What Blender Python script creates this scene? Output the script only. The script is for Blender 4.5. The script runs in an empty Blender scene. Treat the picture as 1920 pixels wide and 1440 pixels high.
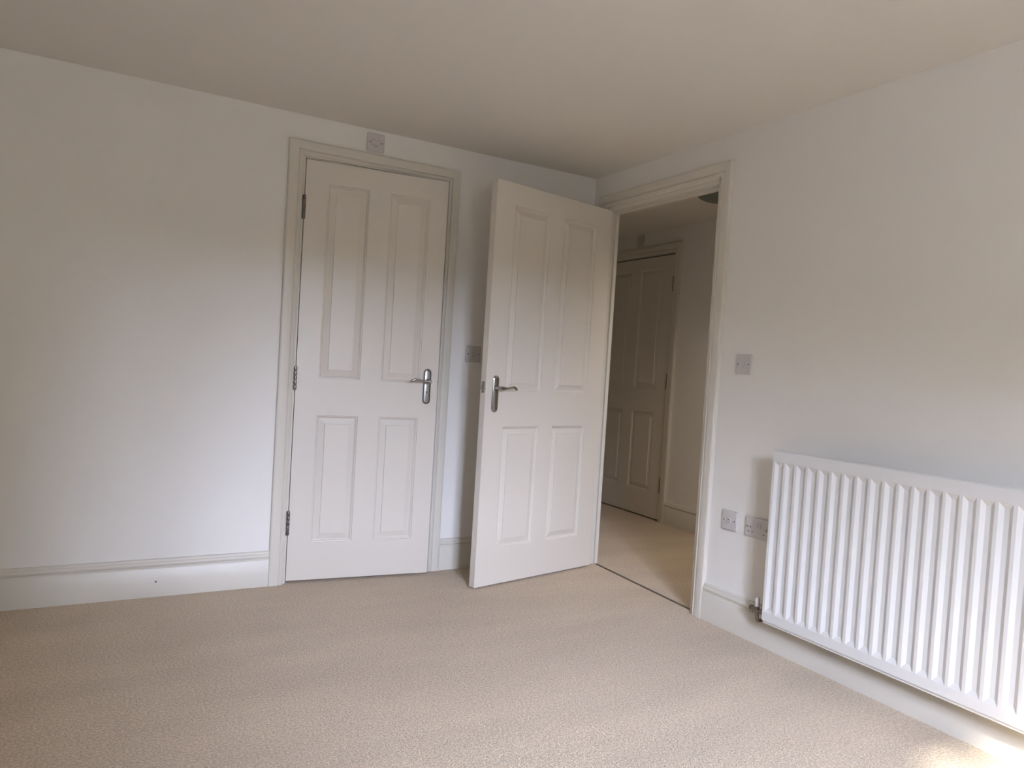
import bpy, bmesh, math, random
from mathutils import Vector, Matrix, Euler
random.seed(7)
S = bpy.context.scene
COL = S.collection
PI = math.pi

# ------------------------------------------------------------------ camera
CAM = (-2.4106, -3.5382, 1.0993)
YAW, PITCH, ROLL, FPX = -0.5267, 1.5376, 0.0614, 1377.6
PX, PY = 33.9, 12.7
cd = bpy.data.cameras.new('camera')
cam = bpy.data.objects.new('camera', cd); COL.objects.link(cam)
cam.matrix_world = Matrix.Translation(CAM) @ Matrix.Rotation(YAW, 4, 'Z') @ Matrix.Rotation(PITCH, 4, 'X') @ Matrix.Rotation(ROLL, 4, 'Z')
cd.sensor_width = 36.0; cd.sensor_fit = 'HORIZONTAL'
cd.lens = FPX / 1920 * 36
cd.shift_x = -PX / 1920; cd.shift_y = PY / 1920
cd.clip_start = 0.02
S.camera = cam

# ------------------------------------------------------------------ light
S.view_settings.view_transform = 'Standard'
S.view_settings.look = 'None'
S.view_settings.gamma = 1
S.view_settings.exposure = 0.15
S.view_settings.use_curve_mapping = False
w = bpy.data.worlds.new('world'); S.world = w; w.use_nodes = True
nt = w.node_tree; bg = nt.nodes['Background']
SKY, SUN_AZ, SUN_EL = 74.0, math.radians(-41), math.radians(36.8)      # hazy bright sky with an aureole around the sun
SUN_D = Vector((math.sin(SUN_AZ) * math.cos(SUN_EL), -math.cos(SUN_AZ) * math.cos(SUN_EL), math.sin(SUN_EL)))   # towards the sun
tcw = nt.nodes.new('ShaderNodeTexCoord')
dp = nt.nodes.new('ShaderNodeVectorMath'); dp.operation = 'DOT_PRODUCT'; dp.inputs[1].default_value = SUN_D
nt.links.new(tcw.outputs['Generated'], dp.inputs[0])
cl0 = nt.nodes.new('ShaderNodeMath'); cl0.operation = 'MAXIMUM'; cl0.inputs[1].default_value = 0.0; nt.links.new(dp.outputs['Value'], cl0.inputs[0])
pw = nt.nodes.new('ShaderNodeMath'); pw.operation = 'POWER'; pw.inputs[1].default_value = 9.0; nt.links.new(cl0.outputs[0], pw.inputs[0])
ma = nt.nodes.new('ShaderNodeMath'); ma.operation = 'MULTIPLY_ADD'; ma.inputs[1].default_value = 0.9 * SKY; ma.inputs[2].default_value = SKY; nt.links.new(pw.outputs[0], ma.inputs[0])
nt.links.new(ma.outputs[0], bg.inputs['Strength'])
bg.inputs['Color'].default_value = (0.76, 0.845, 1.10, 1)
# window opening in the rear wall, behind the camera
WX0, WX1, WZ0, WZ1, YR = -2.05, -1.28, 0.95, 1.98, -4.15
sd = bpy.data.lights.new('sun', 'SUN'); sd.energy = 30.0; sd.color = (1.0, 0.94, 0.84); sd.angle = math.radians(5.0)
so = bpy.data.objects.new('sun', sd); COL.objects.link(so)
so.rotation_euler = (-SUN_D).to_track_quat('-Z', 'Y').to_euler()
ld = bpy.data.lights.new('window_portal', 'AREA'); ld.shape = 'RECTANGLE'
ld.size = WX1 - WX0; ld.size_y = WZ1 - WZ0; ld.cycles.is_portal = True
lo = bpy.data.objects.new('window_portal', ld); COL.objects.link(lo)
lo.location = ((WX0 + WX1) / 2, YR - 0.30, (WZ0 + WZ1) / 2); lo.rotation_euler = (PI / 2, 0, 0)
S.cycles.max_bounces = 10; S.cycles.diffuse_bounces = 8

hd = bpy.data.lights.new('hall_fill_lamp', 'AREA'); hd.shape = 'RECTANGLE'; hd.size = 0.7; hd.size_y = 0.5; hd.energy = 4.0; hd.color = (1.0, 0.87, 0.72)
ho = bpy.data.objects.new('hall_fill_lamp', hd); COL.objects.link(ho)      # added fill lamp under the ceiling, brightens the hall floor
ho.location = (0.60, -0.95, 2.12); ho.rotation_euler = (math.radians(24), 0, 0); hd.spread = math.radians(95)
# ------------------------------------------------------------------ materials
def mat(name, col, rough=0.5, metal=0.0, bump=None, var=None, spec=0.5, coat=0.0):
    """bump=(scale, strength, distance); var=(scale, amount) faint procedural mottling"""
    m = bpy.data.materials.new(name); m.use_nodes = True
    t = m.node_tree; b = t.nodes['Principled BSDF']
    b.inputs['Base Color'].default_value = (*col, 1)
    b.inputs['Roughness'].default_value = rough
    b.inputs['Metallic'].default_value = metal
    b.inputs['Specular IOR Level'].default_value = spec
    b.inputs['Coat Weight'].default_value = coat
    tc = t.nodes.new('ShaderNodeTexCoord')
    if var:
        n = t.nodes.new('ShaderNodeTexNoise'); n.inputs['Scale'].default_value = var[0]; n.inputs['Detail'].default_value = 4
        t.links.new(tc.outputs['Object'], n.inputs['Vector'])
        r = t.nodes.new('ShaderNodeMapRange'); r.inputs[1].default_value = .3; r.inputs[2].default_value = .7
        r.inputs[3].default_value = 1 - var[1]; r.inputs[4].default_value = 1 + var[1]
        t.links.new(n.outputs['Fac'], r.inputs[0])
        mx = t.nodes.new('ShaderNodeVectorMath'); mx.operation = 'SCALE'
        mx.inputs[0].default_value = col; t.links.new(r.outputs[0], mx.inputs['Scale'])
        t.links.new(mx.outputs[0], b.inputs['Base Color'])
    if bump:
        n = t.nodes.new('ShaderNodeTexNoise'); n.inputs['Scale'].default_value = bump[0]; n.inputs['Detail'].default_value = 5
        t.links.new(tc.outputs['Object'], n.inputs['Vector'])
        bp = t.nodes.new('ShaderNodeBump'); bp.inputs['Strength'].default_value = bump[1]; bp.inputs['Distance'].default_value = bump[2]
        t.links.new(n.outputs['Fac'], bp.inputs['Height']); t.links.new(bp.outputs[0], b.inputs['Normal'])
    return m

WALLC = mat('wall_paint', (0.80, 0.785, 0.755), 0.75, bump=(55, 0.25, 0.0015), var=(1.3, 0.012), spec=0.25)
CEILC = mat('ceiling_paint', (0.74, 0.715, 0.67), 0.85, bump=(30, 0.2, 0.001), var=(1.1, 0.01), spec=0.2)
TRIM = mat('cream_eggshell_trim', (0.655, 0.625, 0.56), 0.38, bump=(90, 0.12, 0.0006), spec=0.45)
DOORM = mat('cream_white_door_paint', (0.68, 0.64, 0.58), 0.36, bump=(140, 0.15, 0.0005), spec=0.45)
RADM = mat('white_radiator_enamel', (0.70, 0.70, 0.69), 0.28, spec=0.5, bump=(200, 0.04, 0.0003))
RADIN = mat('radiator_convector_steel', (0.55, 0.55, 0.53), 0.5, bump=(60, 0.1, 0.0005))
PLAS = mat('white_switch_plastic', (0.58, 0.555, 0.545), 0.35, bump=(300, 0.03, 0.0002))
PLAS2 = mat('white_radiator_cap_plastic', (0.66, 0.64, 0.63), 0.4, bump=(200, 0.05, 0.0002))
DARK = mat('dark_socket_hole', (0.015, 0.013, 0.012), 0.8, bump=(100, .1, .0002))
GROOVE = mat('plate_groove_shadowline', (0.12, 0.11, 0.10), 0.8, bump=(100, .1, .0002))
CHROME = mat('polished_chrome', (0.44, 0.43, 0.42), 0.12, 1.0, bump=(40, 0.03, 0.0004))
SATIN = mat('satin_chrome', (0.33, 0.32, 0.31), 0.3, 1.0, bump=(60, 0.05, 0.0003))
STEEL = mat('aged_dark_steel', (0.24, 0.21, 0.195), 0.3, 1.0, bump=(120, 0.3, 0.0005), var=(60, .3))
BRASSD = mat('dull_brass_pipework', (0.24, 0.22, 0.19), 0.38, 1.0, bump=(90, 0.2, 0.0005), var=(40, .25))
BAR = mat('dark_threshold_metal', (0.20, 0.17, 0.135), 0.55, 0.6, bump=(90, 0.2, 0.0005), var=(30, .2))
GLASSD = mat('frosted_grey_green_lamp_glass', (0.16, 0.19, 0.165), 0.35, bump=(30, 0.05, 0.0005))
BLOCK_H = 2.7  # top of the added hedge, sets how much low sky is cut off
BLOCK_LEAF = mat('blocker_leaves', (0.035, 0.045, 0.025), 0.9, bump=(20, .5, .02), var=(3, .3))  # dark leaves for the unseen shapes added to block sky light
GROUND = mat('warm_bounce_ground', (0.20, 0.18, 0.15), 0.9, bump=(20, .5, .01), var=(3, .3))  # added ground outside, warm tone keeps green out of the bounce

def carpet():
    m = bpy.data.materials.new('beige_loop_carpet'); m.use_nodes = True
    t = m.node_tree; b = t.nodes['Principled BSDF']; L = t.links.new
    b.inputs['Roughness'].default_value = 0.95; b.inputs['Specular IOR Level'].default_value = 0.1
    b.inputs['Sheen Weight'].default_value = 0.25; b.inputs['Sheen Roughness'].default_value = 0.5
    tc = t.nodes.new('ShaderNodeTexCoord')
    v = t.nodes.new('ShaderNodeTexVoronoi'); v.inputs['Scale'].default_value = 240; L(tc.outputs['Object'], v.inputs['Vector'])
    n = t.nodes.new('ShaderNodeTexNoise'); n.inputs['Scale'].default_value = 130; n.inputs['Detail'].default_value = 3; L(tc.outputs['Object'], n.inputs['Vector'])
    big = t.nodes.new('ShaderNodeTexNoise'); big.inputs['Scale'].default_value = 2.2; big.inputs['Detail'].default_value = 3
    mp = t.nodes.new('ShaderNodeMapping'); mp.inputs['Rotation'].default_value = (0, 0, 0.12); mp.inputs['Scale'].default_value = (0.45, 1.7, 1)
    L(tc.outputs['Object'], mp.inputs['Vector']); L(mp.outputs[0], big.inputs['Vector'])
    a1 = t.nodes.new('ShaderNodeMapRange'); a1.inputs[1].default_value = .32; a1.inputs[2].default_value = .68; a1.inputs[3].default_value = .74; a1.inputs[4].default_value = 1.22
    L(n.outputs['Fac'], a1.inputs[0])
    a2 = t.nodes.new('ShaderNodeMapRange'); a2.inputs[1].default_value = .3; a2.inputs[2].default_value = .7; a2.inputs[3].default_value = .90; a2.inputs[4].default_value = 1.08
    L(big.outputs['Fac'], a2.inputs[0])
    mu = t.nodes.new('ShaderNodeMath'); mu.operation = 'MULTIPLY'; L(a1.outputs[0], mu.inputs[0]); L(a2.outputs[0], mu.inputs[1])
    sc = t.nodes.new('ShaderNodeVectorMath'); sc.operation = 'SCALE'; sc.inputs[0].default_value = CARPET_C
    L(mu.outputs[0], sc.inputs['Scale']); L(sc.outputs[0], b.inputs['Base Color'])
    ad = t.nodes.new('ShaderNodeMath'); ad.operation = 'SUBTRACT'; L(n.outputs['Fac'], ad.inputs[0]); L(v.outputs['Distance'], ad.inputs[1])
    bp = t.nodes.new('ShaderNodeBump'); bp.inputs['Strength'].default_value = 0.8; bp.inputs['Distance'].default_value = 0.004
    L(ad.outputs[0], bp.inputs['Height']); L(bp.outputs[0], b.inputs['Normal'])
    return m
CARPET_C = (0.60, 0.48, 0.345)
CARPET = carpet()

# ------------------------------------------------------------------ mesh helpers
class MB:
    def __init__(s): s.v = []; s.f = []
    def add(s, vs, fs):
        o = len(s.v); s.v += [tuple(x) for x in vs]; s.f += [tuple(i + o for i in f) for f in fs]; return s
    def box(s, x0, x1, y0, y1, z0, z1):
        return s.add([(x0, y0, z0), (x1, y0, z0), (x1, y1, z0), (x0, y1, z0), (x0, y0, z1), (x1, y0, z1), (x1, y1, z1), (x0, y1, z1)],
                     [(0, 3, 2, 1), (4, 5, 6, 7), (0, 1, 5, 4), (1, 2, 6, 5), (2, 3, 7, 6), (3, 0, 4, 7)])
    def tube(s, pts, rad, n=14, caps=True, flat=None):
        """tube through pts; rad number or list; flat = squash factor in local second axis"""
        pts = [Vector(p) for p in pts]; k = len(pts)
        if not isinstance(rad, (list, tuple)): rad = [rad] * k
        rings = []; prev = None
        for i, p in enumerate(pts):
            d = (pts[min(i + 1, k - 1)] - pts[max(i - 1, 0)]).normalized()
            a = Vector((0, 0, 1)) if abs(d.z) < .9 else Vector((1, 0, 0))
            if prev is not None: a = prev
            u = (a - d * a.dot(d)).normalized(); prev = u; q = d.cross(u)
            rings.append([p + u * math.cos(2 * PI * j / n) * rad[i] + q * math.sin(2 * PI * j / n) * rad[i] * (flat or 1) for j in range(n)])
        vs = [x for r in rings for x in r]; fs = []
        for i in range(k - 1):
            for j in range(n):
                fs.append((i * n + j, i * n + (j + 1) % n, (i + 1) * n + (j + 1) % n, (i + 1) * n + j))
        if caps: fs += [tuple(range(n))[::-1], tuple(range((k - 1) * n, k * n))]
        return s.add(vs, fs)
    def lathe(s, prof, origin, axis='Z', n=24):
        """prof [(r, h)...] revolved about axis through origin"""
        vs = []; fs = []
        for r, h in prof:
            for j in range(n):
                a = 2 * PI * j / n; c, d = r * math.cos(a), r * math.sin(a)
                p = {'Z': (c, d, h), 'Y': (c, h, d), 'X': (h, c, d)}[axis]
                vs.append((origin[0] + p[0], origin[1] + p[1], origin[2] + p[2]))
        for i in range(len(prof) - 1):
            for j in range(n): fs.append((i * n + j, i * n + (j + 1) % n, (i + 1) * n + (j + 1) % n, (i + 1) * n + j))
        fs += [tuple(range(n)), tuple(range((len(prof) - 1) * n, len(prof) * n))]
        return s.add(vs, fs)
    def build(s, name, m, parent=None, smooth=False, bevel=0, mx=None):
        me = bpy.data.meshes.new(name)
        vs = [mx @ Vector(v) for v in s.v] if mx is not None else s.v
        me.from_pydata([tuple(v) for v in vs], [], s.f)
        bm = bmesh.new(); bm.from_mesh(me)
        bmesh.ops.remove_doubles(bm, verts=bm.verts, dist=1e-6)
        bmesh.ops.recalc_face_normals(bm, faces=bm.faces)
        bm.to_mesh(me); bm.free()
        if smooth:
            for p in me.polygons: p.use_smooth = True
            me.set_sharp_from_angle(angle=math.radians(38))
        me.materials.append(m)
        o = bpy.data.objects.new(name, me); COL.objects.link(o)
        if parent is not None: o.parent = parent
        if bevel:
            b = o.modifiers.new('edge_round', 'BEVEL'); b.width = bevel; b.segments = 2; b.limit_method = 'ANGLE'; b.angle_limit = math.radians(20)
            for p in me.polygons: p.use_smooth = True
            wn = o.modifiers.new('wn', 'WEIGHTED_NORMAL'); wn.keep_sharp = True
        return o

def tag(o, label, cat, kind=None, group=None):
    o['label'] = label; o['category'] = cat
    if kind: o['kind'] = kind
    if group: o['group'] = group
    return o
def empty(name, loc=(0, 0, 0), rot=(0, 0, 0)):
    o = bpy.data.objects.new(name, None); COL.objects.link(o); o.location = loc; o.rotation_euler = rot
    o.empty_display_size = 0.1
    return o

def plate_cells(us, vs, holes):
    """cells of a grid not in holes; holes = set of (i,j)"""
    return [(i, j) for i in range(len(us) - 1) for j in range(len(vs) - 1) if (i, j) not in holes]
def slab_with_holes(us, vs, holes, t0, t1, mp):
    """slab in u,v with thickness t0..t1; mp(u,v,t)->xyz; closed around its holes"""
    mb = MB(); cells = set(plate_cells(us, vs, holes))
    for (i, j) in cells:
        a, b, c, d = us[i], us[i + 1], vs[j], vs[j + 1]
        for t in (t0, t1): mb.add([mp(a, c, t), mp(b, c, t), mp(b, d, t), mp(a, d, t)], [(0, 1, 2, 3)])
        for (di, dj, e) in ((-1, 0, ((a, c), (a, d))), (1, 0, ((b, c), (b, d))), (0, -1, ((a, c), (b, c))), (0, 1, ((a, d), (b, d)))):
            if (i + di, j + dj) not in cells:
                (p, q) = e
                mb.add([mp(*p, t0), mp(*q, t0), mp(*q, t1), mp(*p, t1)], [(0, 1, 2, 3)])
    return mb

# ------------------------------------------------------------------ dimensions
H = 2.1985
XL, YB = -3.75, 0.0          # left wall, back wall
TW = 0.062                   # thin partition to the hall
HX = 1.215                   # far wall of the hall
HY0, HY1 = -1.35, 2.2

# closed cupboard door opening (back wall)
C_LX0, C_LX1, C_LZ = -1.632, -0.935, 2.0028      # lining faces
C_AO0, C_AO1, C_AOZ = -1.7125, -0.8538, 2.080    # architrave outer
# doorway in right wall
D_LY0, D_LY1, D_LZ = -0.155, -1.000, 1.987
D_AO0, D_AO1, D_AOZ = -0.065, -1.0915, 2.080
# hall door
Hh, H_LY0, H_LY1, H_LZ = 0.677, 0.674, 1.60, 2.004
H_AO0, H_AO1, H_AOZ = 0.604, 1.67, 2.080

# ------------------------------------------------------------------ room shell
fl = MB().box(XL - .2, HX + .25, YR - .15, HY1 + .15, -0.12, 0.0).build('floor', CARPET)
tag(fl, 'beige loop pile carpet running through the room and hall', 'carpet', 'structure')
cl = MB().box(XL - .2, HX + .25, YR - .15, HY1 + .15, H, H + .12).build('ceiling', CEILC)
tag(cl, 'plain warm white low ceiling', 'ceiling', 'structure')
o = slab_with_holes([XL - .1, C_LX0 - .027, C_LX1 + .027, 0.0], [0, C_LZ + .027, H], {(1, 0)}, 0.0, 0.1, lambda u, v, t: (u, t, v)).build('wall_back', WALLC)
tag(o, 'off-white wall holding the closed panelled door', 'wall', 'structure')
o = slab_with_holes([YR, D_LY1 - .027, D_LY0 + .027, HY1], [0, D_LZ + .027, H], {(1, 0)}, 0.0, TW, lambda u, v, t: (t, u, v)).build('wall_right', WALLC)
tag(o, 'off-white wall with the open doorway and white radiator', 'wall', 'structure')
o = MB().box(XL - .1, XL, YR, 0, 0, H).build('wall_left', WALLC)
tag(o, 'off-white side wall out of the picture to the left', 'wall', 'structure')
o = slab_with_holes([XL - .1, WX0, WX1, TW], [0, WZ0, WZ1, H], {(1, 1)}, YR - .28, YR, lambda u, v, t: (u, t, v)).build('wall_rear', WALLC)
tag(o, 'off-white window wall behind the viewer', 'wall', 'structure')
o = slab_with_holes([HY0, H_LY0 - .027, H_LY1 + .027, HY1], [0, H_LZ + .027, H], {(1, 0)}, HX, HX + .1, lambda u, v, t: (t, u, v)).build('wall_hall_far', WALLC)
tag(o, 'dim far wall of the hall seen through the doorway', 'wall', 'structure')
o = MB().box(TW, HX + .1, HY0 - .1, HY0, 0, H).build('wall_hall_near', WALLC)
tag(o, 'hall end wall hidden beyond the right of the doorway', 'wall', 'structure')
o = MB().box(TW, HX + .1, HY1, HY1 + .1, 0, H).build('wall_hall_end', WALLC)
tag(o, 'hall end wall hidden beyond the left of the doorway', 'wall', 'structure')
# cupboard behind the closed door
cb = MB(); cb.box(-2.0, -1.9, .1, .75, 0, H); cb.box(-2.0, 0.0, .75, .85, 0, H)
tag(cb.build('wall_cupboard', WALLC), 'unlit cupboard walls behind the closed door', 'wall', 'structure')
cb = MB(); cb.box(HX + .1, HX + .18, HY0, HY1, 0, H)
tag(cb.build('wall_hall_cupboard', WALLC), 'unlit wall behind the closed hall door', 'wall', 'structure')

# window frame behind the camera (open casement, seen only by the light)
wf = empty('window_1', ((WX0 + WX1) / 2, YR - .1, WZ0)); tag(wf, 'white framed window in the wall behind the viewer', 'window', 'structure')
hw = (WX1 - WX0) / 2; hh = WZ1 - WZ0
fr = MB()
fr.box(-hw, -hw + .05, -.03, .03, 0, hh); fr.box(hw - .05, hw, -.03, .03, 0, hh)
fr.box(-hw, hw, -.03, .03, 0, .05); fr.box(-hw, hw, -.03, .03, hh - .05, hh); fr.box(-.03, .03, -.03, .03, .05, hh - .05)
fr.build('window_frame', TRIM, wf, bevel=.002)
MB().box(-hw - .05, hw + .05, .1, .16, -.02, .012).build('window_sill', TRIM, wf, bevel=.003)
tag(MB().box(-30, 24, -40, YR - .4, -.5, -.4).build('ground_outside', GROUND), 'unseen ground added outside the window wall, toned for warm bounce light', 'ground', 'structure')  # unseen, added for the light it bounces through the window
def foliage_blocker(name, label, cx, cy, cz, rx, ry, rz, seed):  # unseen tree shapes, added to narrow the light through the window
    bm = bmesh.new(); bmesh.ops.create_icosphere(bm, subdivisions=4, radius=1)
    rnd = random.Random(seed); ph = [rnd.uniform(0, 6) for _ in range(6)]
    for v in bm.verts:
        c = v.co; k = 1 + .10 * math.sin(5 * c.x + ph[0]) * math.sin(6 * c.y + ph[1]) + .07 * math.sin(13 * c.z + ph[2]) * math.sin(11 * c.x + ph[3])
        v.co = Vector((c.x * rx * k, c.y * ry * k, c.z * rz * k))
    me = bpy.data.meshes.new(name); bm.to_mesh(me); bm.free(); me.materials.append(BLOCK_LEAF)
    o = bpy.data.objects.new(name, me); COL.objects.link(o); o.location = (cx, cy, cz)
    return tag(o, label, 'tree', 'structure')
tag(MB().box(-24, 20, -15, -14, -.45, BLOCK_H).build('hedge_blocker', BLOCK_LEAF), 'unseen hedge shape added outside to block low sky light', 'hedge', 'structure')  # unseen, added to keep low sky light off the upper walls
foliage_blocker('tree_blocker', 'unseen tree shape added outside to block light on the doorway side', 3.45, -13, 3.2, 4.0, 1.6, 4.6, 1)
foliage_blocker('tree_blocker', 'unseen tree shape added outside to block light on the far side', -9.8, -13, 1.9, 4.2, 1.6, 3.2, 2)

# ------------------------------------------------------------------ architraves, linings, skirting
ARCH = [(0, 0), (0, .015), (.0015, .019), (.005, .021), (.010, .0215), (.040, .0215), (.0425, .0205), (.0435, .016), (.0455, .0145), (.0475, .0160), (.050, .0185),
        (.054, .0195), (.058, .0185), (.0605, .0155), (.0615, .012), (.064, .0115), (.0665, .0105), (.069, .0085), (.070, .006), (.070, 0)]
def arch_set(parent, a0, a1, zt, mp, left_scale=1.0):
    """a0,a1 outer sides (a0 first), zt outer top; mp(a,b,h)->xyz"""
    sg = 1 if a1 > a0 else -1
    def strip(A, B, name):
        mb = MB(); n = len(ARCH)
        vs = [mp(*A(s), h) for s, h in ARCH] + [mp(*B(s), h) for s, h in ARCH]
        fs = [(i, i + 1, n + i + 1, n + i) for i in range(n - 1)] + [(n - 1, 0, n, 2 * n - 1), tuple(range(n)), tuple(range(n, 2 * n))]
        mb.add(vs, fs); return mb.build(name, TRIM, parent, smooth=True)
    strip(lambda s: (a0 + sg * s, 0), lambda s: (a0 + sg * s, zt - s), 'architrave_side')
    strip(lambda s: (a0 + sg * s, zt - s), lambda s: (a1 - sg * s, zt - s), 'architrave_head')
    strip(lambda s: (a1 - sg * s, 0), lambda s: (a1 - sg * s, zt - s), 'architrave_side')
def lining_set(parent, a0, a1, zt, depth, stop, mp, st=.012):
    """a0<->a1 inner faces; lining 25 mm thick outside; stop from depth 'stop' to depth"""
    sg = 1 if a1 > a0 else -1
    def bx(u0, u1, v0, v1, t0, t1, name):
        mb = MB().box(min(u0, u1), max(u0, u1), t0, t1, v0, v1)
        mb.v = [mp(x, z, -y) for (x, y, z) in mb.v]
        return mb.build(name, TRIM, parent, bevel=.0012)
    bx(a0 - sg * .025, a0, 0, zt + .025, 0.0005, depth, 'lining_side')
    bx(a1, a1 + sg * .025, 0, zt + .025, 0.0005, depth, 'lining_side')
    bx(a0, a1, zt, zt + .025, 0.0005, depth, 'lining_head')
    bx(a0, a0 + sg * st, 0, zt - st, stop, depth, 'door_stop')
    bx(a1 - sg * st, a1, 0, zt - st, stop, depth, 'door_stop')
    bx(a0, a1, zt - st, zt, stop, depth, 'door_stop')
mpB = lambda a, b, h: (a, -h, b)
mpR = lambda a, b, h: (-h, a, b)
mpH = lambda a, b, h: (HX - h, a, b)
t1 = tag(empty('trim_1'), 'cream moulded door frame around the closed panelled door', 'door frame', 'structure')
arch_set(t1, C_AO0, C_AO1, C_AOZ, mpB); lining_set(t1, C_LX0, C_LX1, C_LZ, .1, .045, mpB)
t2 = tag(empty('trim_2'), 'cream moulded frame around the open doorway beside the radiator', 'door frame', 'structure')
arch_set(t2, D_AO0, D_AO1, D_AOZ, mpR); lining_set(t2, D_LY0, D_LY1, D_LZ, TW, .041, mpR)
t3 = tag(empty('trim_3'), 'dim moulded frame around the closed hall door', 'door frame', 'structure')
arch_set(t3, H_AO0, H_AO1, H_AOZ, mpH); lining_set(t3, H_LY0, H_LY1, H_LZ, .1, .047, mpH)

SK = [(0, 0), (.0185, 0), (.0185, .1235), (.0178, .1245), (.0165, .1250), (.0160, .1300), (.0130, .1315), (.0130, .1330), (.0165, .1350), (.0185, .1400), (.0180, .1460), (.0155, .1505),
      (.0120, .1525), (.0120, .1545), (.0115, .1590), (.0090, .1625), (.0060, .1640), (0, .1645)]
def skirt(name, p0, p1, nrm, label):
    mb = MB(); n = len(SK)
    vs = [(p0[0] + nrm[0] * h, p0[1] + nrm[1] * h, z) for h, z in SK] + [(p1[0] + nrm[0] * h, p1[1] + nrm[1] * h, z) for h, z in SK]
    fs = [(i, i + 1, n + i + 1, n + i) for i in range(n - 1)] + [tuple(range(n)), tuple(range(n, 2 * n))]
    mb.add(vs, fs); o = mb.build(name, TRIM, None, smooth=True)
    return tag(o, label, 'skirting board', 'structure')
sk = skirt('baseboard_back', (XL, 0), (C_AO0, 0), (0, -1), 'cream moulded skirting board left of the closed door')
MB().lathe([(.0004, -.0008), (.0034, -.0008), (.0040, .0004), (.0040, .002)], (-2.1818, -.0188, .0663), 'Y', 12).build('screw_hole', GROOVE, sk, smooth=True)
skirt('baseboard_back', (C_AO1, 0), (0, 0), (0, -1), 'short skirting board between closed door and corner behind the open door')
skirt('baseboard_right', (0, D_AO1), (0, YR), (-1, 0), 'cream moulded skirting board running below the white radiator')
skirt('baseboard_hall', (HX, H_AO0), (HX, HY0), (-1, 0), 'dim skirting board in the hall right of the hall door')
skirt('baseboard_left', (XL, 0), (XL, YR), (1, 0), 'skirting board on the unseen left wall')

# threshold bar
tb = MB(); ax, ay, bx_, by = .052, D_LY0 + .004, .022, D_LY1 - 0.002
d = Vector((bx_ - ax, by - ay, 0)).normalized(); nn = Vector((d.y, -d.x, 0)) * .009
A, B = Vector((ax, ay, 0)), Vector((bx_, by, 0))
pr = [(-1, 0.0), (-.7, .0022), (0, .0032), (.7, .0022), (1, 0.0)]
tb.add([A + nn * a + Vector((0, 0, z)) for a, z in pr] + [B + nn * a + Vector((0, 0, z)) for a, z in pr],
       [(i, i + 1, 6 + i, 5 + i) for i in range(4)] + [(0, 1, 2, 3, 4), (5, 6, 7, 8, 9), (0, 4, 9, 5)])
tag(tb.build('threshold_bar', BAR), 'thin dark threshold strip between room carpet and hall carpet', 'threshold strip')

# ------------------------------------------------------------------ doors
PANEL = [(0, 0), (.0010, -.0040), (.0045, -.0046), (.0075, -.0075), (.0105, -.0115), (.0130, -.0125), (.0155, -.0118), (.0375, -.0055), (.0392, -.0054), (.0400, -.0006), (.0415, 0)]
def door_panel(parent, u0, u1, v0, v1, T, m):
    mb = MB(); rings = []
    def face(sgn, base):
        n = len(PANEL); vs = []; fs = []
        for s, h in PANEL:
            y = base + sgn * (-h)
            vs += [(u0 + s, y, v0 + s), (u1 - s, y, v0 + s), (u1 - s, y, v1 - s), (u0 + s, y, v1 - s)]
        for i in range(n - 1):
            for j in range(4): fs.append((i * 4 + j, i * 4 + (j + 1) % 4, (i + 1) * 4 + (j + 1) % 4, (i + 1) * 4 + j))
        fs.append(tuple(range((n - 1) * 4, n * 4)))
        return vs, fs
    a = face(1, 0); b = face(-1, T)
    mb.add(*a); mb.add(*b)
    o = len(a[0])
    mb.f += [(j, (j + 1) % 4, o + (j + 1) % 4, o + j) for j in range(4)]
    mb.build('panel', m, parent, smooth=False)
def make_leaf(root, wdt, z0, z1, us, vs, m, T=.04):
    """local: u along +x from the hinge, y=0 the face towards the viewer, back at y=T"""
    U = [0, us[0], us[1], us[2], us[3], wdt]; V = [z0, vs[0], vs[1], vs[2], vs[3], z1]
    slab_with_holes(U, V, {(1, 1), (3, 1), (1, 3), (3, 3)}, 0, T, lambda u, v, t: (u, t, v)).build('leaf', m, root, bevel=.0012)
    for a, b in ((us[0], us[1]), (us[2], us[3])):
        for c, d in ((vs[0], vs[1]), (vs[2], vs[3])):
            door_panel(root, a, b, c, d, T, m)
def hinge(root, x, y, z0, z1, m, leafdir, flat=True):
    """knuckled butt hinge with its barrel at x,y; child sub-parts"""
    mb = MB(); n = 5; hgt = (z1 - z0) / n
    for i in range(n):
        a, b = z0 + i * hgt + .0012, z0 + (i + 1) * hgt - .0012
        mb.lathe([(.0052, a), (.0070, a + .0010), (.0074, a + .0025), (.0074, b - .0025), (.0070, b - .0010), (.0052, b)], (x, y, 0), 'Z', 14)
    mb.lathe([(.0038, z0 - .0015), (.0038, z1 + .0015)], (x, y, 0), 'Z', 10)
    o = mb.build('hinge', m, root, smooth=True)
    lb = MB().box(x - .0075, x + .0075, y, y + .010, z0, z1)
    lb.build('hinge_leaf', m, o)
    return o
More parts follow.
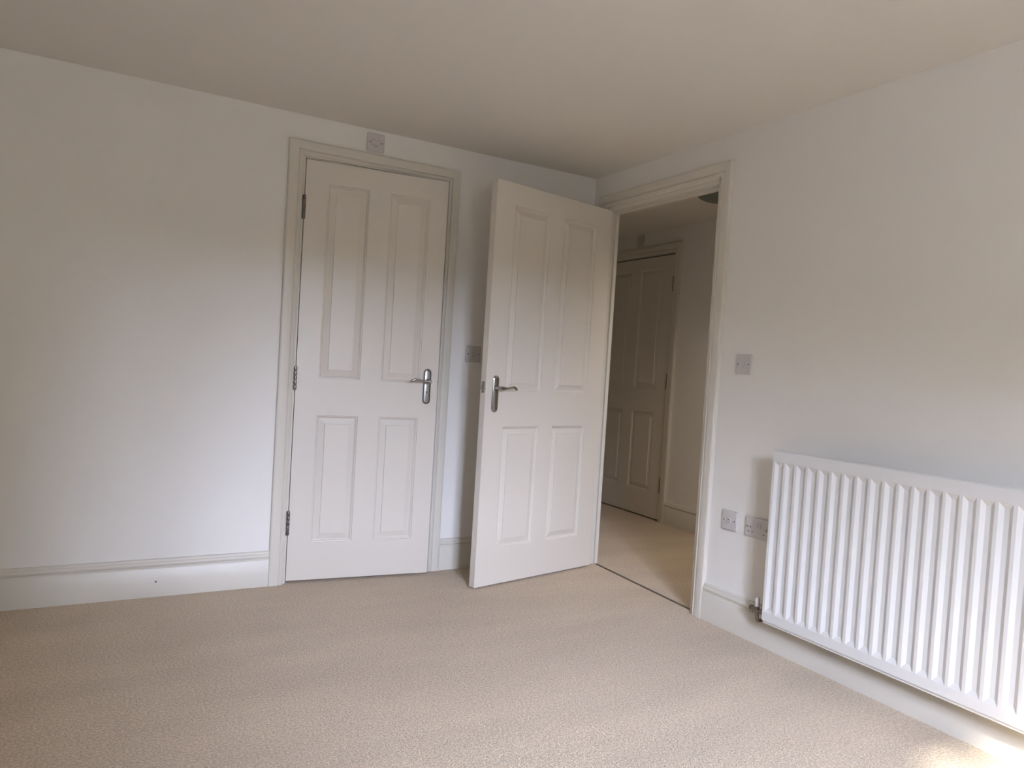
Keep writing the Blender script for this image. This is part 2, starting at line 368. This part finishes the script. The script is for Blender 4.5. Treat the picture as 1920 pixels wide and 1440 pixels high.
def handle(root, uc, zc, y0, side, m, mat_lever, keyhole, zlev, plate_h=.178, plate_w=.040, reach=.105, flip=1):
    """lever on backplate; y0 face plane, side=-1 projects to -y; flip=+1/-1 lever direction in u"""
    pl = MB(); n = 10; out = []
    r = plate_w / 2
    def outline(rr, hh):
        pts = []
        for k in range(n + 1):
            a = PI * k / n; pts.append((uc + rr * math.cos(a), zc + hh / 2 - r + rr * math.sin(a)))
        for k in range(n + 1):
            a = PI + PI * k / n; pts.append((uc + rr * math.cos(a), zc - hh / 2 + r + rr * math.sin(a)))
        return pts
    prof = [(r, 0), (r, .0028), (r - .0010, .0040), (r - .0026, .0046), (r - .0040, .0050), (r - .0062, .0076), (r - .0075, .0080)]
    rings = [[(u, y0 + side * t, v) for (u, v) in outline(rr, plate_h)] for rr, t in prof]
    k = len(rings[0]); vs = [p for R_ in rings for p in R_]
    fs = [(i * k + j, i * k + (j + 1) % k, (i + 1) * k + (j + 1) % k, (i + 1) * k + j) for i in range(len(rings) - 1) for j in range(k)]
    fs += [tuple(range((len(rings) - 1) * k, len(rings) * k)), tuple(range(k))[::-1]]
    pl.add(vs, fs); po = pl.build('handle_plate', m, root, smooth=True)
    # lever: boss then an S-curved arm
    lv = MB(); lv.lathe([(.0115, 0), (.0115, .010), (.0095, .014), (.0080, .030), (.0085, .040), (.0100, .044), (.0100, .050), (.0075, .054)] if side > 0 else
                        [(.0115, 0), (.0115, -.010), (.0095, -.014), (.0080, -.030), (.0085, -.040), (.0100, -.044), (.0100, -.050), (.0075, -.054)], (uc, y0 + side * .006, zlev), 'Y', 18)
    yy = y0 + side * .050
    shape = [(-.06, 0, .0095), (.06, 0, .0095), (.13, 0, .0088), (.22, .0002, .0066), (.34, .0008, .0052), (.46, .0026, .0048), (.57, .0052, .0050), (.67, .0068, .0056),
             (.77, .0062, .0064), (.86, .0030, .0068), (.93, -.0015, .0066), (.98, -.0055, .0054), (1.0, -.0080, .0028)]
    pts = [(uc + flip * reach * t, yy + side * .004 * math.sin(t * PI), zlev + dz) for t, dz, q in shape]; rad = [q for t, dz, q in shape]
    lv.tube(pts, rad, 14)
    lv.build('lever', mat_lever, po, smooth=True)
    for zz in (zc + plate_h / 2 - .010, zc - plate_h / 2 + .010):
        sc = MB().lathe([(.0036, .0055), (.0036, .0088), (.0025, .0098), (.0003, .0100)] if side > 0 else [(.0036, -.0055), (.0036, -.0088), (.0025, -.0098), (.0003, -.0100)], (uc, y0, zz), 'Y', 12)
        sc.build('screw', CHROME, po, smooth=True)
    if keyhole:
        kh = MB().lathe([(.0001, side * .0070), (.0030, side * .0070), (.0030, side * .0089), (.0001, side * .0089)], (uc - .001, y0, zc - .027), 'Y', 12)
        kh.box(uc - .0026, uc + .0006, y0 + min(side * .0070, side * .0089), y0 + max(side * .0070, side * .0089), zc - .036, zc - .027)
        kh.build('keyhole', DARK, po)
    return po

# closed cupboard door, standing very slightly ajar
AJ = 0.0996
d1 = tag(empty('door_1', (-1.6298, -.002, 0), (0, 0, -AJ)), 'cream four-panel door, nearly closed, hinged on its left', 'door', 'structure')
make_leaf(d1, .6926, .0120, 1.9995, (.105, .299, .402, .598), (.192, .804, .983, 1.898), DOORM)
for a, b in ((.233, .3475), (.9235, 1.0314), (1.7209, 1.8323)): hinge(d1, -.0025, -.0055, a, b, STEEL, 1)
handle(d1, .6365, .9655, 0, -1, SATIN, SATIN, True, .993, reach=.098, flip=-1)
handle(d1, .6365, .9655, .04, 1, SATIN, SATIN, True, .993, reach=.098, flip=-1)
lt = MB().box(.6920, .6934, .012, .030, .955, 1.030).build('latch_plate', SATIN, d1)
MB().box(.6926, .7010, .016, .026, .986, .998).build('latch_bolt', SATIN, lt, bevel=.002)

# open door, hinged next to the corner, its hall face turned to the viewer
TH = 1.3544
# local frame: u from hinge to leading edge, +y to the back
U = Vector((-math.sin(TH), -math.cos(TH), 0)); N = Vector((-U.y, U.x, 0))
if N.y < 0: N = -N
d2 = tag(empty('door_2'), 'cream four-panel door standing open in front of the corner', 'door', 'structure')
d2.location = (-.0156, -.2033, 0); ang = math.atan2(N.y, N.x)
# u axis = (-x) side: mirror by building the leaf in negative u
d2.rotation_euler = (0, 0, math.atan2(-U.y, -U.x))
us = (-.703, -.461, -.363, -.116)
slab_with_holes([-.8247, us[0], us[1], us[2], us[3], 0], [.0091, .190, .794, .970, 1.876, 1.9835], {(1, 1), (3, 1), (1, 3), (3, 3)}, 0, .04, lambda u, v, t: (u, t, v)).build('leaf', DOORM, d2, bevel=.0012)
for a, b in ((us[0], us[1]), (us[2], us[3])):
    for c, d in ((.190, .794), (.970, 1.876)): door_panel(d2, a, b, c, d, .04, DOORM)
handle(d2, -.7655, .9555, 0, -1, CHROME, CHROME, False, .985, plate_h=.180, flip=1, reach=.098)
handle(d2, -.7655, .9555, .04, 1, CHROME, CHROME, False, .985, plate_h=.180, flip=1, reach=.098)
for a, b in ((.233, .3475), (.9235, 1.0314), (1.7209, 1.8323)): hinge(d2, .003, .0425, a, b, STEEL, 1)
lt = MB().box(-.8257, -.8240, .009, .031, .957, 1.014).build('latch_plate', SATIN, d2, bevel=.0004)
MB().box(-.8325, -.8250, .014, .026, .976, .998).build('latch_bolt', BRASSD, lt, bevel=.002)
for zz in (.963, 1.008): MB().lathe([(.003, -.8262), (.003, -.8250)], (0, .020, zz), 'X', 10).build('screw', DARK, lt)

# hall door
d3 = tag(empty('door_3', (HX - .003, Hh, 0), (0, 0, PI / 2)), 'dim four-panel door closed at the far side of the hall', 'door', 'structure')
# local x = world +y ; local y = world -x  -> front face at local y = 0 facing -x needs +y back, so rotate with mirrored depth
us = (.128, .395, .515, .782)
slab_with_holes([0, us[0], us[1], us[2], us[3], .920], [.0100, .205, .803, .985, 1.905, 1.993], {(1, 1), (3, 1), (1, 3), (3, 3)}, -.04, 0, lambda u, v, t: (u, t, v)).build('leaf', DOORM, d3, bevel=.0012)
for a, b in ((us[0], us[1]), (us[2], us[3])):
    for c, d in ((.205, .803), (.985, 1.905)):
        q = MB(); tmp = empty('tmp'); door_panel(tmp, a, b, c, d, .04, DOORM)
        ch = tmp.children[0]; ch.parent = d3
        for v in ch.data.vertices: v.co.y = -v.co.y
        ch.data.flip_normals(); bpy.data.objects.remove(tmp)
for a, b in ((.212, .3285), (.990, 1.1056), (1.7187, 1.8294)):
    h = hinge(d3, -.0025, .0055, a, b, STEEL, 1)
    for c in h.children:
        for v in c.data.vertices: v.co.y -= .010
handle(d3, .860, .9655, 0, 1, SATIN, SATIN, False, .993, flip=-1)

# ------------------------------------------------------------------ radiator
rad = tag(empty('radiator', (-.1, -1.515, .145)), 'white ribbed panel radiator on the wall right of the doorway', 'radiator')
# local: along -y is length, front faces -x
RL, RH, PIT, N_F = 1.070, .681, .0527, 20
front = MB()
y0f = -.0125
def RP(l, z, dpt): return (dpt, -l, z)
ls = [0.0]; lands = []
ch0, ch1 = .036, RH - .043
W_ch = PIT * .78; cap = .017; sl = .0130; dep = .0085
xs = []
for k in range(N_F):
    a = .0115 + k * PIT; xs += [a, a + W_ch]
grid = [0.0] + xs + [RL]
# header, footer, lands
for i in range(len(grid) - 1):
    a, b = grid[i], grid[i + 1]
    front.add([RP(a, ch1, 0), RP(b, ch1, 0), RP(b, RH, 0), RP(a, RH, 0)], [(0, 1, 2, 3)])
    front.add([RP(a, 0, 0), RP(b, 0, 0), RP(b, ch0, 0), RP(a, ch0, 0)], [(0, 1, 2, 3)])
    if i % 2 == 0: front.add([RP(a, ch0, 0), RP(b, ch0, 0), RP(b, ch1, 0), RP(a, ch1, 0)], [(0, 1, 2, 3)])
    else:
        O = [RP(a, ch0, 0), RP(b, ch0, 0), RP(b, ch1, 0), RP(a, ch1, 0)]
        I = [RP(a + sl, ch0 + cap, dep), RP(b - sl, ch0 + cap, dep), RP(b - sl, ch1 - cap, dep), RP(a + sl, ch1 - cap, dep)]
        front.add(O + I, [(0, 1, 5, 4), (1, 2, 6, 5), (2, 3, 7, 6), (3, 0, 4, 7), (4, 5, 6, 7)])
# folded edges
e = .0045
for (p, q) in (((0, 0), (RL, 0)), ((RL, 0), (RL, RH)), ((RL, RH), (0, RH)), ((0, RH), (0, 0))):
    front.add([RP(*p, 0), RP(*q, 0), RP(*q, e), RP(*p, e)], [(0, 1, 2, 3)])
fp = front.build('front_panel', RADM, rad, bevel=.0011)
def rim(t0, t1, ins, name, m, bv):
    slab_with_holes([ins, .010, RL - .010, RL - ins], [ins, .034, RH - .034, RH - ins], {(1, 1)}, t0, t1, lambda u, v, t: (t, -u, v)).build(name, m, rad, bevel=bv)
rim(e, .0070, .0022, 'seam', GROOVE, 0)
bk = slab_with_holes([0, .009, RL - .009, RL], [-.0120, .033, RH - .033, RH + .0035], {(1, 1)}, .0070, .0150, lambda u, v, t: (t, -u, v))
bk.box(.0130, .0165, -RL + .004, -.004, .004, RH - .004)
bk.build('back_panel', RADM, rad, bevel=.0010)
cv = MB(); nfin = 26
for k in range(nfin):
    a = .03 + k * (RL - .06) / nfin
    cv.box(.0165, .044, -a - .001, -a + .001, .05, RH - .05)
cv.box(.043, .045, -RL + .03, -.03, .05, RH - .05)
cv.build('convector_fins', RADIN, rad)
for l in (.16, RL - .16):
    MB().box(.045, .0995, -l - .02, -l + .02, .06, RH - .08).build('wall_bracket', RADM, rad, bevel=.002)

# valve and pipe (fixed to the radiator)
vx, vy, vz = .036, .058, .016       # local to the radiator root
va = MB()
va.lathe([(.0075, -.014), (.0095, -.012), (.0095, -.004), (.0115, -.003), (.0115, .004), (.0090, .006), (.0085, .018)], (vx, vy, vz), 'Z', 18)
va.tube([(vx, vy + .034, vz + .004), (vx, vy, vz + .001), (vx, vy - .05, vz)], [.0066, .0070, .0080], 14)
va.lathe([(.0105, -.012), (.0105, .0)], (vx, vy - .020, vz), 'Y', 6)
va.lathe([(.0092, .026), (.0092, .036), (.006, .039)], (vx, vy, vz + .003), 'Y', 12)
vo = va.build('lockshield_valve', BRASSD, rad, smooth=True)
MB().lathe([(.0092, .016), (.0100, .020), (.0100, .040), (.0092, .047), (.0065, .052), (.0020, .0538)], (vx, vy, vz), 'Z', 20).build('valve_cap', PLAS2, vo, smooth=True)
bpy.data.objects['valve_cap']['label'] = 'white plastic valve cap'
MB().tube([(vx, vy + .028, vz + .003), (vx, vy + .028, vz - .018)], [.0062, .0056], 12).build('drain_spout', BRASSD, vo, smooth=True)
pp = [(vx, vy - .001, vz - .012), (vx, vy - .003, vz - .034)] + [(vx + .010 * (1 - math.cos(a)), vy - .004, vz - .034 - .010 * math.sin(a)) for a in [PI / 8 * i for i in range(1, 5)]] + [(.088, vy - .005, vz - .044)]
MB().tube(pp, .0072, 14).build('pipe', BRASSD, vo, smooth=True)
# same valve at the far end, out of the picture
v2 = vo.copy(); COL.objects.link(v2); v2.parent = rad; v2.location = (0, -RL - .116, 0)

# ------------------------------------------------------------------ electrical plates
def plate(name, label, cat, origin, rotz, wdt, hgt, group=None):
    """local: x along the wall, y=0 wall face, front at -y"""
    r = tag(empty(name, origin, (0, 0, rotz)), label, cat, group=group)
    mb = MB(); k = 6; cr = .006
    def ring(inset, y):
        pts = []
        for cx, cz, a0 in ((wdt / 2 - cr, hgt / 2 - cr, 0), (-wdt / 2 + cr, hgt / 2 - cr, PI / 2), (-wdt / 2 + cr, -hgt / 2 + cr, PI), (wdt / 2 - cr, -hgt / 2 + cr, 1.5 * PI)):
            for i in range(k):
                a = a0 + PI / 2 * i / (k - 1); rr = max(.0005, cr - inset)
                pts.append((cx + rr * math.cos(a), y, cz + rr * math.sin(a)))
        return pts
    prof = [(0, 0), (0, -.0055), (.0008, -.0072), (.0025, -.0085), (.0050, -.0090)]
    R_ = [ring(i, y) for i, y in prof]; n = len(R_[0]); vs = [p for q in R_ for p in q]
    fs = [(i * n + j, i * n + (j + 1) % n, (i + 1) * n + (j + 1) % n, (i + 1) * n + j) for i in range(len(R_) - 1) for j in range(n)]
    fs += [tuple(range(n)), tuple(range((len(R_) - 1) * n, len(R_) * n))]
    mb.add(vs, fs); mb.build('face_plate', PLAS, r, smooth=True)
    return r
def screws(r, xs, z=0):
    for x in xs:
        MB().lathe([(.0030, -.0085), (.0030, -.0094), (.0022, -.0096), (.0002, -.0096)], (x, 0, z), 'Y', 12).build('screw', DARK, r, smooth=True)
def rocker(r, x, z, wd=.011, ht=.020, tilt=.0022):
    mb = MB(); a, b, c, d = x - wd / 2, x + wd / 2, z - ht / 2, z + ht / 2
    mb.add([(a, -.0088, c), (b, -.0088, c), (b, -.0088, d), (a, -.0088, d), (a, -.0095 - tilt, c), (b, -.0095 - tilt, c), (b, -.0098, d), (a, -.0098, d)],
           [(0, 1, 2, 3), (4, 5, 6, 7), (0, 1, 5, 4), (1, 2, 6, 5), (2, 3, 7, 6), (3, 0, 4, 7)])
    ro = mb.build('rocker', PLAS, r, bevel=.0007)
    g = MB(); w2, h2 = wd / 2 + .0007, ht / 2 + .0007
    g.box(x - w2, x + w2, -.0092, -.0088, z - h2, z + h2); g.build('rocker_gap', GROOVE, ro)
RW = -PI / 2    # right wall: local x -> world -y, local -y -> world -x
sw = plate('light_switch', 'single white light switch on the wall right of the doorway', 'light switch', (0, -1.2342, 1.165), RW, .087, .087)
screws(sw, (-.0302, .0302)); rocker(sw, .0005, 0)
fs_ = plate('fused_switch', 'white fused spur plate above the closed panelled door', 'fuse switch', (-1.3075, 0, 2.1385), 0, .087, .087)
screws(fs_, (-.0302, .0302), -.001)
g = MB(); 
for (a, b, c, d) in ((-.0215, .0215, .0115, .0123), (-.0215, .0205, -.0140, -.0130), (-.0222, -.0210, -.0140, .0123), (.0207, .0213, -.010, .0123)): g.box(a, b, -.0093, -.0086, c, d)
g.box(-.0070, .0070, -.0094, -.0086, -.0226, -.0210); g.box(-.0085, -.0070, -.0094, -.0086, -.0185, -.0165)
g.build('fuse_outline', GROOVE, fs_)
MB().box(-.0205, .0205, -.0108, -.0088, -.0128, .0112).build('fuse_cover', PLAS, fs_, bevel=.0008)
MB().lathe([(.0026, -.0088), (.0026, -.0100), (.001, -.0104)], (-.001, 0, .0145), 'Y', 12).build('indicator', PLAS2, fs_, smooth=True)
MB().box(-.0065, .0075, -.0104, -.0088, -.0205, -.0150).build('fuse_holder_tab', PLAS, fs_, bevel=.0006)
bs = plate('wall_switch', 'white switch plate in shadow between closed door and open door', 'light switch', (-.7185, 0, 1.1450), 0, .087, .087)
screws(bs, (-.0302, .0302)); rocker(bs, 0, 0, .012, .022, .001)
tv = plate('aerial_socket', 'square white aerial socket plate beside the doorway near the skirting', 'socket', (0, -1.2160, .4765), RW, .087, .087)
screws(tv, (-.0302, .0302))
MB().lathe([(.0115, -.0088), (.0112, -.0112), (.0098, -.0132), (.0072, -.0138), (.0062, -.0128)], (0, 0, 0), 'Y', 28).build('socket_ring', PLAS, tv, smooth=True)
MB().lathe([(.0062, -.0090), (.0062, -.0130), (.0001, -.0130)], (0, 0, 0), 'Y', 20).build('socket_hole', DARK, tv)
MB().lathe([(.0047, -.0090), (.0047, -.0150), (.0038, -.0160), (.0002, -.0162)], (-.0006, 0, -.0010), 'Y', 16).build('centre_pin', PLAS2, tv, smooth=True)
ds = plate('double_socket', 'white double power socket half hidden behind the radiator end', 'socket', (0, -1.3835, .4765), RW, .146, .086)
screws(ds, (-.0605, .0605), 0)
rocker(ds, -.0080, .0115, .0105, .018); rocker(ds, .0085, .0115, .0105, .018)
for xc in (-.0425, .0425):
    g = MB()
    g.box(xc - .0022, xc + .0022, -.0093, -.0086, -.0035, .0045)
    g.box(xc - .0143, xc - .0079, -.0093, -.0086, -.0225, -.0185); g.box(xc + .0079, xc + .0143, -.0093, -.0086, -.0225, -.0185)
    g.build('pin_holes', DARK, ds)
hs = plate('hall_switch', 'small dim switch plate above the hall door', 'fuse switch', (HX, 1.100, 2.1395), RW, .087, .087)
screws(hs, (-.0302, .0302))
MB().box(-.0205, .0205, -.0108, -.0088, -.0128, .0112).build('fuse_cover', PLAS, hs, bevel=.0008)
g = MB().box(-.0222, .0222, -.0093, -.0086, -.0143, -.0128).box(-.0222, -.0205, -.0093, -.0086, -.0143, .0125).box(-.0222, .0222, -.0093, -.0086, .0112, .0125).box(-.0075, .0075, -.0094, -.0086, -.0228, -.0206)
g.build('fuse_outline', GROOVE, hs)

# ------------------------------------------------------------------ hall ceiling light
cl_ = tag(empty('ceiling_light', (.65, -.32, H)), 'unlit round glass ceiling light in the hall, cut off by the door frame', 'ceiling light')
MB().lathe([(.143, 0), (.146, -.003), (.146, -.009), (.140, -.013)], (0, 0, 0), 'Z', 40).build('base_ring', SATIN, cl_, smooth=True)
MB().lathe([(.139, -.009)] + [(.140 * math.cos(a), -.010 - .070 * math.sin(a)) for a in [PI / 2 * i / 10 for i in range(0, 10)]] + [(.0005, -.080)], (0, 0, 0), 'Z', 40).build('glass_bowl', GLASSD, cl_, smooth=True)
